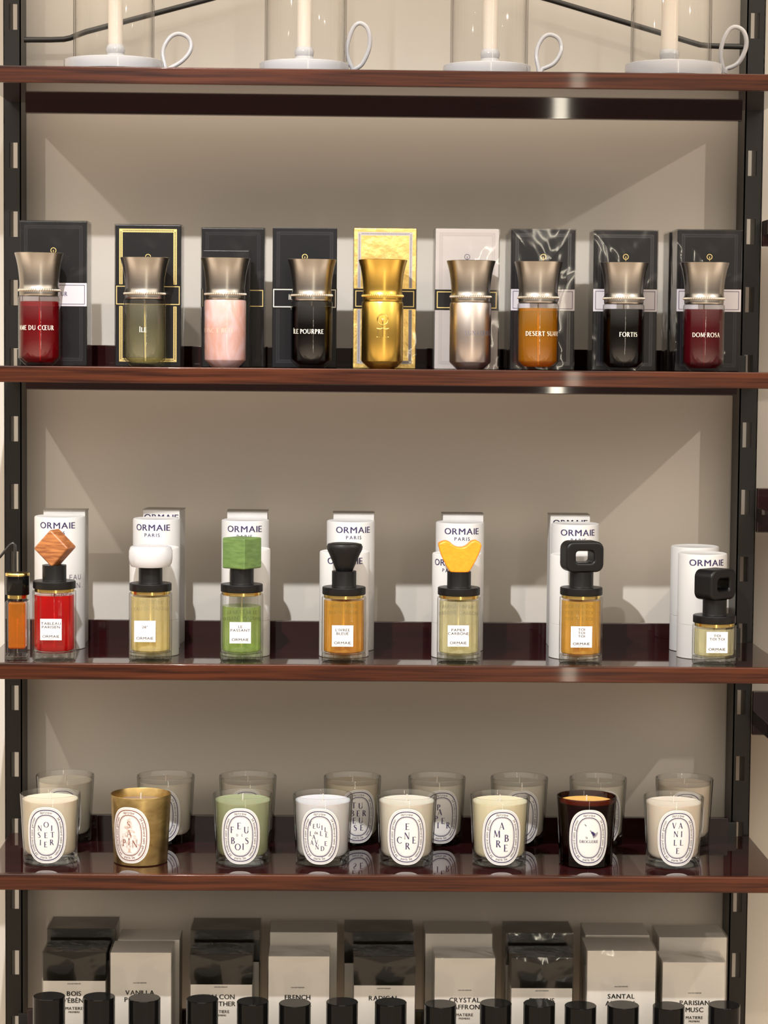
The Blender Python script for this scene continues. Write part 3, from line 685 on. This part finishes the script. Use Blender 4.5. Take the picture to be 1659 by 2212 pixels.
LPAL = liquid('straw_perfume', (.99, .95, .66, 1), .75, milky=.18)
LAM2 = liquid('honey_perfume', (.98, .66, .15, 1), .75, milky=.2)
LORA = liquid('burnt_orange_perfume', (.98, .36, .03, 1), .7, milky=.2)
stopper_bottle(70, 165, 1275, 'red perfume bottle with a tilted wooden cube stopper', LRED, 1284, [('TABLEAU', .0036, .0085), ('PARISIEN', .0036, .0035)], st_diamond, 110, 1360)
stopper_bottle(278, 372, 1280, 'pale yellow perfume bottle with a white puck stopper', LYEL, 1287, [('28°', .0034, .006)], st_puck, 313, 1364, btext=('28° 28° 28°', 'EAU DE PARFUM'))
stopper_bottle(475, 569, 1282, 'green perfume bottle with a green cube stopper', LGRN, 1308, [('LE', .0036, .0085), ('PASSANT', .0036, .0035)], st_cube, 519, 1367, btext=('LE LE LE LE LE', 'PASSANT PASSANT'))
stopper_bottle(694, 791, 1288, 'amber perfume bottle with a black knob stopper', LAMB, 1295, [("L'IVREE", .0036, .0085), ('BLEUE', .0036, .0035)], st_knob, 740, 1374, btext=('IVREE IVREE', 'BLEUE BLEUE'))
stopper_bottle(943, 1038, 1289, 'straw coloured perfume bottle with an orange notched stopper', LPAL, 1296, [('PAPIER', .0036, .0085), ('CARBONE', .0036, .0035)], st_heart, 990, 1374, btext=('PAPIER PAPIER', 'CARBONE CARBONE'))
stopper_bottle(1207, 1302, 1289, 'honey coloured perfume bottle with a black ring stopper seen face on', LAM2, 1296, [('TOI', .0034, .0105), ('TOI', .0034, .0058), ('TOI', .0034, .0011)], st_ring(math.radians(12)), 1256, 1376, btext=('TOI TOI TOI', 'TOI TOI TOI', 'TOI TOI TOI'))
stopper_bottle(1495, 1591, 1349, 'small straw coloured bottle at the right end with a turned black block stopper', LPAL, 1356, [('TOI', .0034, .0095), ('TOI TOI', .0034, .0048)], st_ring(math.radians(42)), 1549, 1388, small=True)
# small orange travel bottle
Y = .045; c = at(38, 1350, Y); t = thing('travel_bottle', (c.x, Y, ZB), 'tiny orange square perfume bottle with gold trimmed black cap at the left edge', 'perfume bottle')
s = (3.25 + Y) / F; q = lambda py: at(38, py, Y).z - ZB; w_ = 48 * s
g = G(); g.box((0, 0, (q(1297) + .0005) / 2), (w_, w_, q(1297)), GLASS, .002); g.build('glass_body', t)
g = G(); g.box((0, 0, .0035), (w_ * .94, w_ * .94, .006), GBASE, .0015); g.build('glass_base', t)
g = G(); g.box((0, 0, (q(1400) + q(1299)) / 2), (w_ * .76, w_ * .76, q(1299) - q(1400)), LORA, .003, 3); g.build('liquid', t)
g = G(); g.lathe([(0, q(1292)), (w_ * .44, q(1292)), (w_ * .44, q(1284)), (0, q(1284))], GOLDR, 32); g.lathe([(w_ * .54, q(1243)), (w_ * .548, q(1239)), (w_ * .52, q(1237)), (0, q(1237))], GOLDR, 48); g.build('gold_trim', t)
g = G(); g.lathe([(0, q(1284)), (w_ * .525, q(1284)), (w_ * .54, q(1283)), (w_ * .54, q(1243)), (0, q(1243))], BLKG, 48); g.build('cap', t)

# ------------------------------------------------------------------ row 4: candle glasses
ZC = SZ[3]
RT, RBm, HC = .0430, .0382, .0985
def rad_at(z): return RBm + (RT - RBm) * z / HC
def label_map(zc, phi):
    def f(u, v):
        r = rad_at(zc + v) + .00035; a = u / r + phi; return (r * math.sin(a), -r * math.cos(a), zc + v)
    return f
def stad(k, n=64, W=.0295, Hh=.0405):
    """points of the oval label outline inset by k metres"""
    a, b = W - k, Hh - k; out = []
    for i in range(n):
        t = PI / 2 - 2 * PI * i / n; ct, st = math.cos(t), math.sin(t); e = 2 / 2.45
        out.append((a * math.copysign(abs(ct) ** e, ct), b * math.copysign(abs(st) ** e, st)))
    return out
def ring2d(k, w_, n=64):
    A, B = stad(k, n), stad(k + w_, n); return [[A[i], A[(i + 1) % n], B[(i + 1) % n], B[i]] for i in range(n)]
def path_text():
    """small lettering that runs round the oval band"""
    P = stad(.0080, 240); L = [0]
    for i in range(240): a, b = P[i], P[(i + 1) % 240]; L.append(L[-1] + math.hypot(b[0] - a[0], b[1] - a[1]))
    tot = L[-1]
    def pos(d):
        d %= tot
        for i in range(240):
            if L[i + 1] >= d:
                a, b = P[i], P[(i + 1) % 240]; u = (d - L[i]) / (L[i + 1] - L[i] or 1)
                return (a[0] + (b[0] - a[0]) * u, a[1] + (b[1] - a[1]) * u), math.atan2(b[1] - a[1], b[0] - a[0])
    out = []
    def put(txt, dc, h, flip=False):
        s = h / .69; gl = [(ch, *sans_char(ch)) if ch != ' ' else (ch, [], 0, .26) for ch in txt]
        wd = sum((b - a) * s + .10 * h for _, _, a, b in gl); d = dc - wd / 2 * (-1 if flip else 1)
        for ch, polys, a, b in gl:
            wch = (b - a) * s; m = d + (wch / 2) * (-1 if flip else 1); (x, y), an = pos(m)
            if flip: an += PI; off = -.0000
            else: off = 0
            ca, sa = math.cos(an), math.sin(an)
            for p in polys:
                out.append([(x + (u - a - (b - a) / 2) * s * ca - (v * s - h * (.35)) * sa, y + (u - a - (b - a) / 2) * s * sa + (v * s - h * .35) * ca) for u, v in p])
            d += (wch + .10 * h) * (-1 if flip else 1)
    h = .0036
    put('diptyque', 0, h); put('34 boulevard saint germain', tot * .265, h); put('paris 5e', tot * .5, h, True); put('34 boulevard saint germain', tot * .735, h)
    return out
BAND = path_text()
def Lt(items, cx, cy, k, h):
    out = []
    for it in items:
        ch, x, y = it[:3]; hh = it[3] if len(it) > 3 else h
        f = sans if ch.islower() else serif
        out += f(ch, hh, (x - cx) * k, -(y - cy) * k)
    return out
K1, K2 = .000221, .000228
NOIS = Lt([('N', 575, 1015), ('O', 732, 925), ('I', 862, 1010), ('S', 555, 1185), ('E', 722, 1185), ('T', 878, 1172), ('I', 587, 1365), ('E', 715, 1410), ('R', 860, 1355)], 728, 1185, .0000591, .0078)
FEU = Lt([('F', 1475, 495), ('E', 1520, 468), ('U', 1567, 495), ('D', 1508, 528, .0034), ('E', 1540, 528, .0034), ('B', 1480, 565), ('O', 1512, 605), ('I', 1546, 603), ('S', 1570, 565)], 1528, 535, K1, .0092)
LAV = Lt([('F', 390, 450), ('E', 412, 467), ('U', 440, 463), ('I', 463, 474), ('L', 487, 487), ('de', 425, 508, .0042), ('L', 458, 512), ('E', 493, 522), ('L', 390, 517), ('A', 410, 538), ('V', 428, 571), ('A', 397, 575), ('E', 488, 578), ('N', 432, 602), ('D', 467, 611)], 448, 533, K1, .0066)
ENC = Lt([('E', 1000, 465), ('N', 998, 525), ('C', 951, 554), ('E', 1045, 554), ('R', 1003, 592)], 997, 533, K1, .0095)
AMB = Lt([('A', 1597, 460), ('M', 1567, 512), ('B', 1630, 540), ('R', 1577, 577), ('E', 1625, 605)], 1600, 535, K1, .0100)
VAN = Lt([('V', 1055, 440), ('A', 1094, 440), ('N', 1066, 493), ('I', 1102, 493), ('L', 1063, 548), ('L', 1102, 548), ('E', 1080, 600)], 1078, 520, K2, .0082)
TUB = Lt([('T', 640, 340), ('U', 685, 345), ('B', 632, 392), ('E', 670, 394), ('R', 710, 394), ('E', 645, 440), ('U', 688, 440), ('S', 652, 487), ('E', 695, 487)], 672, 414, K1 * 1.04, .0088)
PAP = Lt([('P', 1192, 350), ('A', 1200, 382), ('P', 1178, 425), ('I', 1190, 468), ('E', 1222, 440), ('R', 1257, 470)], 1212, 414, K1 * 1.04, .0088)
DRO = sans('la', .0034, -.0032, .0005) + serif('DROGUERIE', .0040, 0, -.0055, .06) + strip([(-.0065, .0195), (.0035, .0085)], .0010)
for i in range(9):
    a = -.9 + i * .14; DRO += strip([(.0035, .0085), (.0035 + .0095 * math.cos(a - .35), .0085 + .0095 * math.sin(a - .35))], .0006)
DRO += strip([(.0035, .0085), (.0075, .0035)], .003)
SAP = Lt([('S', 500, 870), ('A', 505, 1075), ('P', 375, 1300), ('I', 500, 1265), ('N', 635, 1310)], 505, 1120, .000062, .0098)
TREE = []
rr = random.Random(3)
for i in range(120):
    v = rr.uniform(0, 1); zz = .024 - v * .043; xw = .0018 + v * .0155; x = rr.uniform(-xw, xw); r_ = rr.uniform(.0007, .0015); a0 = rr.uniform(0, 360)
    TREE += strip([(x + r_ * math.cos(math.radians(a0 + k * 50)), zz + r_ * math.sin(math.radians(a0 + k * 50))) for k in range(6)], .00035)
TREE += strip([(0, -.019), (0, -.024)], .003) + strip([(-.003, -.0245), (.003, -.0245)], .0008)
lab_cache = {}
def add_label(t, phi, art, ink=INK, art2=None, zc=.0455):
    g = G(); f = label_map(zc, phi); n = 64; prev = None
    ks = [0, .004, .009, .014, .019, .024]
    loops = [g.verts([f(u, v) for u, v in stad(k, n)]) for k in ks]; cv = g.verts([f(0, 0)])[0]
    for A, B in zip(loops, loops[1:]):
        for i in range(n): g.face([A[i], A[(i + 1) % n], B[(i + 1) % n], B[i]], LABELW)
    for i in range(n): g.face([loops[-1][i], loops[-1][(i + 1) % n], cv], LABELW)
    def f2(u, v):
        p = f(u, v); a = math.atan2(p[0], -p[1]); return (p[0] + .00018 * math.sin(a), p[1] - .00018 * math.cos(a), p[2])
    g.flat(ring2d(.0021, .00018), ink, f2); g.flat(ring2d(.0038, .0012), ink, f2); g.flat(ring2d(.0110, .0010), ink, f2); g.flat(ring2d(.0128, .0002), ink, f2)
    g.flat(BAND, ink if ink is BRNINK else GREYINK, f2)
    if art2: g.flat(art2, LBRN, f2)
    g.flat(art, ink, f2)
    return g.build('paper_label', t, recalc=False, smooth=0)
def candle(px, py, Y, label, wax, phi=0, art=(), glassm=None, basem=None, ink=INK, art2=None, solid=None, lab=True, group='candles in the front row', wick=True):
    c = at(px, py, Y); glassm = glassm or GLASSD; basem = basem or GBASE
    t = thing('candle_glass', (c.x, Y, ZC), label, 'candle', group)
    if solid:
        g = G(); g.lathe([(0, 0), (RBm - .0015, 0), (RBm, .0015), (RT, HC - .001), (RT - .0004, HC), (RT - .0010, HC), (RT - .0015, HC - .001), (RT - .004, HC - .02), (0, HC - .02)], solid, 96); g.build('metal_cup', t)
        g = G(); g.lathe([(0, HC - .0195), (RT - .0042, HC - .0195), (RT - .0032, HC - .012), (0, HC - .0125)], wax, 64); g.build('wax', t)
    else:
        fl = .013; th = .0024
        g = G(); g.lathe([(rad_at(fl) - .0004, fl), (RT, HC - .0012), (RT - .0005, HC), (RT - .0018, HC), (RT - th, HC - .0012), (rad_at(fl) - th, fl + .0004)], glassm, 96); g.build('glass_wall', t)
        g = G(); g.lathe([(0, .0006), (RBm * .8, .0), (RBm - .002, 0), (RBm, .002), (rad_at(fl) - .0002, fl - .0004), (rad_at(fl) - .005, fl - .001), (RBm * .5, fl - .004), (0, fl - .0045)], basem, 72); g.build('glass_base', t)
        g = G(); wz = HC - .0085
        g.lathe([(0, fl + .0002), (rad_at(fl) - th - .004, fl + .0006), (rad_at(fl + .006) - th - .0006, fl + .006), (rad_at(wz) - th - .0003, wz), (rad_at(wz) - th - .001, wz + .0004), (rad_at(wz) - th - .004, wz - .0004), (.004, wz - .0008), (0, wz - .0006)], wax, 72); g.build('wax', t)
    if wick:
        g = G(); g.tube([(0, 0, HC - .013), (.0001, 0, HC - .006), (.0003, 0, HC + .0005)], .0009, CANDW, 6); g.build('wick', t)
    if lab: add_label(t, phi, art, ink, art2)
    return t
WX = lambda n, c: pbr(n, c, .5, sss=.25)
W1 = WX('cream_wax', (.66, .59, .46, 1)); W2 = WX('sage_green_wax', (.30, .335, .19, 1)); W3 = WX('bluish_white_wax', (.64, .64, .67, 1)); W4 = WX('warm_white_wax', (.66, .62, .53, 1))
W5 = WX('butter_wax', (.68, .62, .43, 1)); W6 = WX('ochre_wax', (.75, .42, .12, 1)); W7 = WX('peach_cream_wax', (.68, .60, .50, 1)); W8 = WX('brown_wax', (.30, .20, .15, 1))
YF, YBk = .086, .228
candle(109, 1790, YF, 'cream candle in clear glass, leftmost of the front row', W1, -.03, NOIS)
candle(304, 1790, YF, 'candle in a brass cup with copper coloured printing on its oval label', W8, -.33, SAP, solid=BRASS, ink=BRNINK, art2=TREE)
candle(524, 1790, YF, 'sage green candle in clear glass with oval label', W2, -.04, FEU)
candle(697, 1790, YF, 'cool bluish white candle in clear glass just right of the sage green candle', W3, -.10, LAV)
candle(878, 1790, YF, 'warm white candle whose label letters form a cross, left of the butter yellow candle', W4, -.02, ENC)
candle(1079, 1790, YF, 'butter yellow candle in clear glass beside the amber brown glass', W5, .02, AMB)
candle(1266, 1790, YF, 'candle in dark amber brown glass with a broom drawn on its label', W6, .0, DRO, glassm=AMBG, basem=ABASE)
candle(1454, 1790, YF, 'warm white candle in clear glass at the right end of the front row', W7, .02, VAN)
for px, wax, phi, art, lab in [(141, W4, 0, (), 'back row candle glass half hidden behind the leftmost front candle'), (358, W4, -.10, (), 'back row candle glass just right of the brass cup'),
    (535, W4, 0, (), 'back row candle glass behind the sage green candle'), (761, W1, .22, TUB, 'back row candle glass with visible label letters behind the bluish white candle'),
    (943, W4, .14, PAP, 'back row candle glass with visible label letters behind the cross lettered candle'), (1121, W4, .02, (), 'back row candle glass behind the butter yellow candle'),
    (1291, W4, .14, (), 'back row candle glass behind the amber brown glass'), (1477, W7, -.05, (), 'back row candle glass at the right end near the upright')]:
    candle(px, 1750, YBk, lab, wax, phi, art, group='candles in the back row')

# ------------------------------------------------------------------ row 5: square boxes and black capped bottles
ZD = SZ[4]
def square_box(x0, x1, top, Y0, dep, label, dark, split=None, lines=(), rz=0, tx=None, wrap=True):
    cx = (x0 + x1) / 2; c = at(cx, 2130, Y0); w_ = (x1 - x0) * (3.25 + Y0) / F * 1.008; h = at(cx, top, Y0).z - ZD
    t = thing('perfume_box', (c.x, Y0 + dep / 2, ZD), label, 'perfume box', 'square perfume boxes on the lowest shelf', rz)
    z = lambda py: at(cx, py, Y0).z - ZD
    g = G(); f = lambda e: (lambda u, v: (u, -dep / 2 - e, v))
    if dark:
        zs = z(split); g.box((0, 0, zs / 2), (w_, dep, zs), MCARDW, .0006); g.build('carton', t)
        g = G(); g.box((0, 0, (zs + h) / 2 + .0002), (w_ + .0004, dep + .0004, h - zs), MCARDB, .0006); g.build('dark_lid', t)
    else: g.box((0, 0, h / 2), (w_, dep, h), MCARDW, .0009); g.build('carton', t)
    if lines:
        off = (tx - cx) * (3.25 + Y0) / F if tx else 0; g = G(); q = []
        for txt, py, hh in lines: q += sans(txt, hh, off, z(py), .18, .035, 1.0)
        g.flat(q, BLKINK, f(.0004)); g.build('printed_name', t, recalc=False, smooth=0)
    if wrap: wrap_shell(t, w_ + .0006, dep + .0006, h + .0004, .93)
E_, N_, M_, P_ = .0017, .0068, .0042, .0026
def ln(a, b, y, second=True):
    r = [('EAU DE PARFUM', y, E_), (a, y + 21, N_), (b, y + 36, N_)]
    return r + [('MATIERE', y + 53, M_), ('PREMIERE', y + 61, P_)]
YD = .122; DD = .064
BK = .200; BD = .076
square_box(102, 248, 2007, BK, BD, 'dark wrapped box at the back left corner of the lowest shelf', True, 2075)
square_box(93, 228, 2058, YD, DD, 'leftmost dark topped box with white lower half on the lowest shelf', True, 2119, ln("BOIS", "D'ÉBÈNE", 2125), tx=160)
square_box(254, 388, 2030, BK - .006, .064, 'white box flush behind the leftmost white box', False, wrap=False)
square_box(238, 370, 2058, YD, .068, 'leftmost white wrapped box, beside the leftmost dark topped box', False, None, ln("VANILLA", "POUDRÉE", 2123), tx=302)
square_box(412, 560, 2010, BK, BD, 'dark wrapped box behind the second dark topped box', True, 2078)
square_box(411, 545, 2063, YD, DD, 'second dark topped box from the left in the front line', True, 2127, ln("FALCON", "LEATHER", 2132), tx=477)
square_box(582, 728, 2014, BK, BD, 'white wrapped box standing behind the second white box from the left', False)
square_box(579, 712, 2066, YD, DD, 'second white box from the left, between two dark topped boxes', False, None, ln("FRENCH", "FLOWER", 2133), tx=643)
square_box(743, 893, 2014, BK, BD, 'dark topped box behind the third dark topped box, sticking out to its left', True, 2081)
square_box(764, 897, 2067, YD, DD, 'third dark topped box from the left in the front line', True, 2129, ln("RADICAL", "ROSE", 2135), tx=829)
square_box(917, 1063, 2017, BK, BD, 'white wrapped box standing behind the third white box from the left', False)
square_box(938, 1070, 2070, YD, DD, 'third white box from the left in the front line', False, None, ln("CRYSTAL", "SAFFRON", 2139), tx=1004)
square_box(1091, 1237, 2017, BK, BD, 'dark topped box behind the fourth dark topped box', True, 2085)
square_box(1104, 1237, 2070, YD, DD, 'rightmost dark topped box, name hidden by a black cap', True, 2135, ln("ENCENS", "SUAVE", 2140), tx=1171)
square_box(1262, 1402, 2020, BK, BD, 'white box flush behind the widest white box', False, wrap=False)
square_box(1267, 1417, 2054, YD - .008, .078, 'widest white box, right of the rightmost dark topped box', False, None, ln("SANTAL", "AUSTRAL", 2131), tx=1342)
square_box(1421, 1569, 2025, BK, BD, 'white wrapped box behind the rightmost white box', False)
square_box(1430, 1566, 2079, YD, DD, 'rightmost white wrapped box in the front line beside the upright', False, None, ln("PARISIAN", "MUSC", 2145), tx=1501)
caps = [(106, 2151), (214, 2152), (312, 2155), (437, 2157), (546, 2162), (637, 2166), (739, 2163), (844, 2164), (951.5, 2168), (1071, 2166), (1165, 2166), (1254, 2171), (1346, 2170), (1444.5, 2172), (1564.5, 2170)]
where = ['leftmost black capped bottle on the lowest shelf', 'black capped bottle between the leftmost dark topped box and the leftmost white box', 'black capped bottle in front of the leftmost white box', 'black capped bottle at the left side of the second dark topped box',
         'black capped bottle at the right edge of the second dark topped box', 'black capped bottle in front of the second white box from the left', 'black capped bottle between the second white and third dark topped boxes', 'black capped bottle in front of the third dark topped box',
         'black capped bottle at the left side of the third white box', 'black capped bottle between the third white and rightmost dark topped boxes', 'black capped bottle hiding the name of the rightmost dark topped box',
         'black capped bottle at the left edge of the widest white box', 'black capped bottle in front of the middle of the widest white box', 'black capped bottle at the left edge of the rightmost white box', 'rightmost black capped bottle next to the upright']
YC = .052
PD = liquid('pale_gold_perfume', (.90, .84, .58, 1), .5)
proto = None
for (px, py), lab in zip(caps, where):
    c = at(px, py, YC); H = c.z - ZD
    if proto is None:
        H0 = H; r = .0227
        t = proto = thing('capped_bottle', (c.x, YC, ZD), lab, 'perfume bottle', 'black capped bottles along the lowest shelf')
        zc = H - .046
        g = G(); g.lathe([(0, zc), (r, zc), (r, H - .0008), (r - .0008, H), (0, H)], BLKG, 56); g.build('cap', t)
        g = G(); g.lathe([(0, 0), (.029, 0), (.030, .002), (.030, zc - .004), (.027, zc - .0008), (r - .002, zc - .0002), (0, zc - .0002)], GLASS, 56); g.build('glass_body', t)
        g = G(); g.lathe([(0, .008), (.0265, .008), (.0275, .01), (.0275, zc - .01), (0, zc - .01)], PD, 48); g.build('liquid', t)
        g = G(); g.lathe([(0, 0.0004), (.0285, .0004), (.029, .0065), (0, .0065)], GBASE, 48); g.build('glass_base', t)
    else:
        t = proto.copy(); COL.objects.link(t); t.location = (c.x, YC, ZD); t['label'] = lab; t.scale = (1, 1, H / H0)
        for ch in list(proto.children):
            k = ch.copy(); COL.objects.link(k); k.parent = t
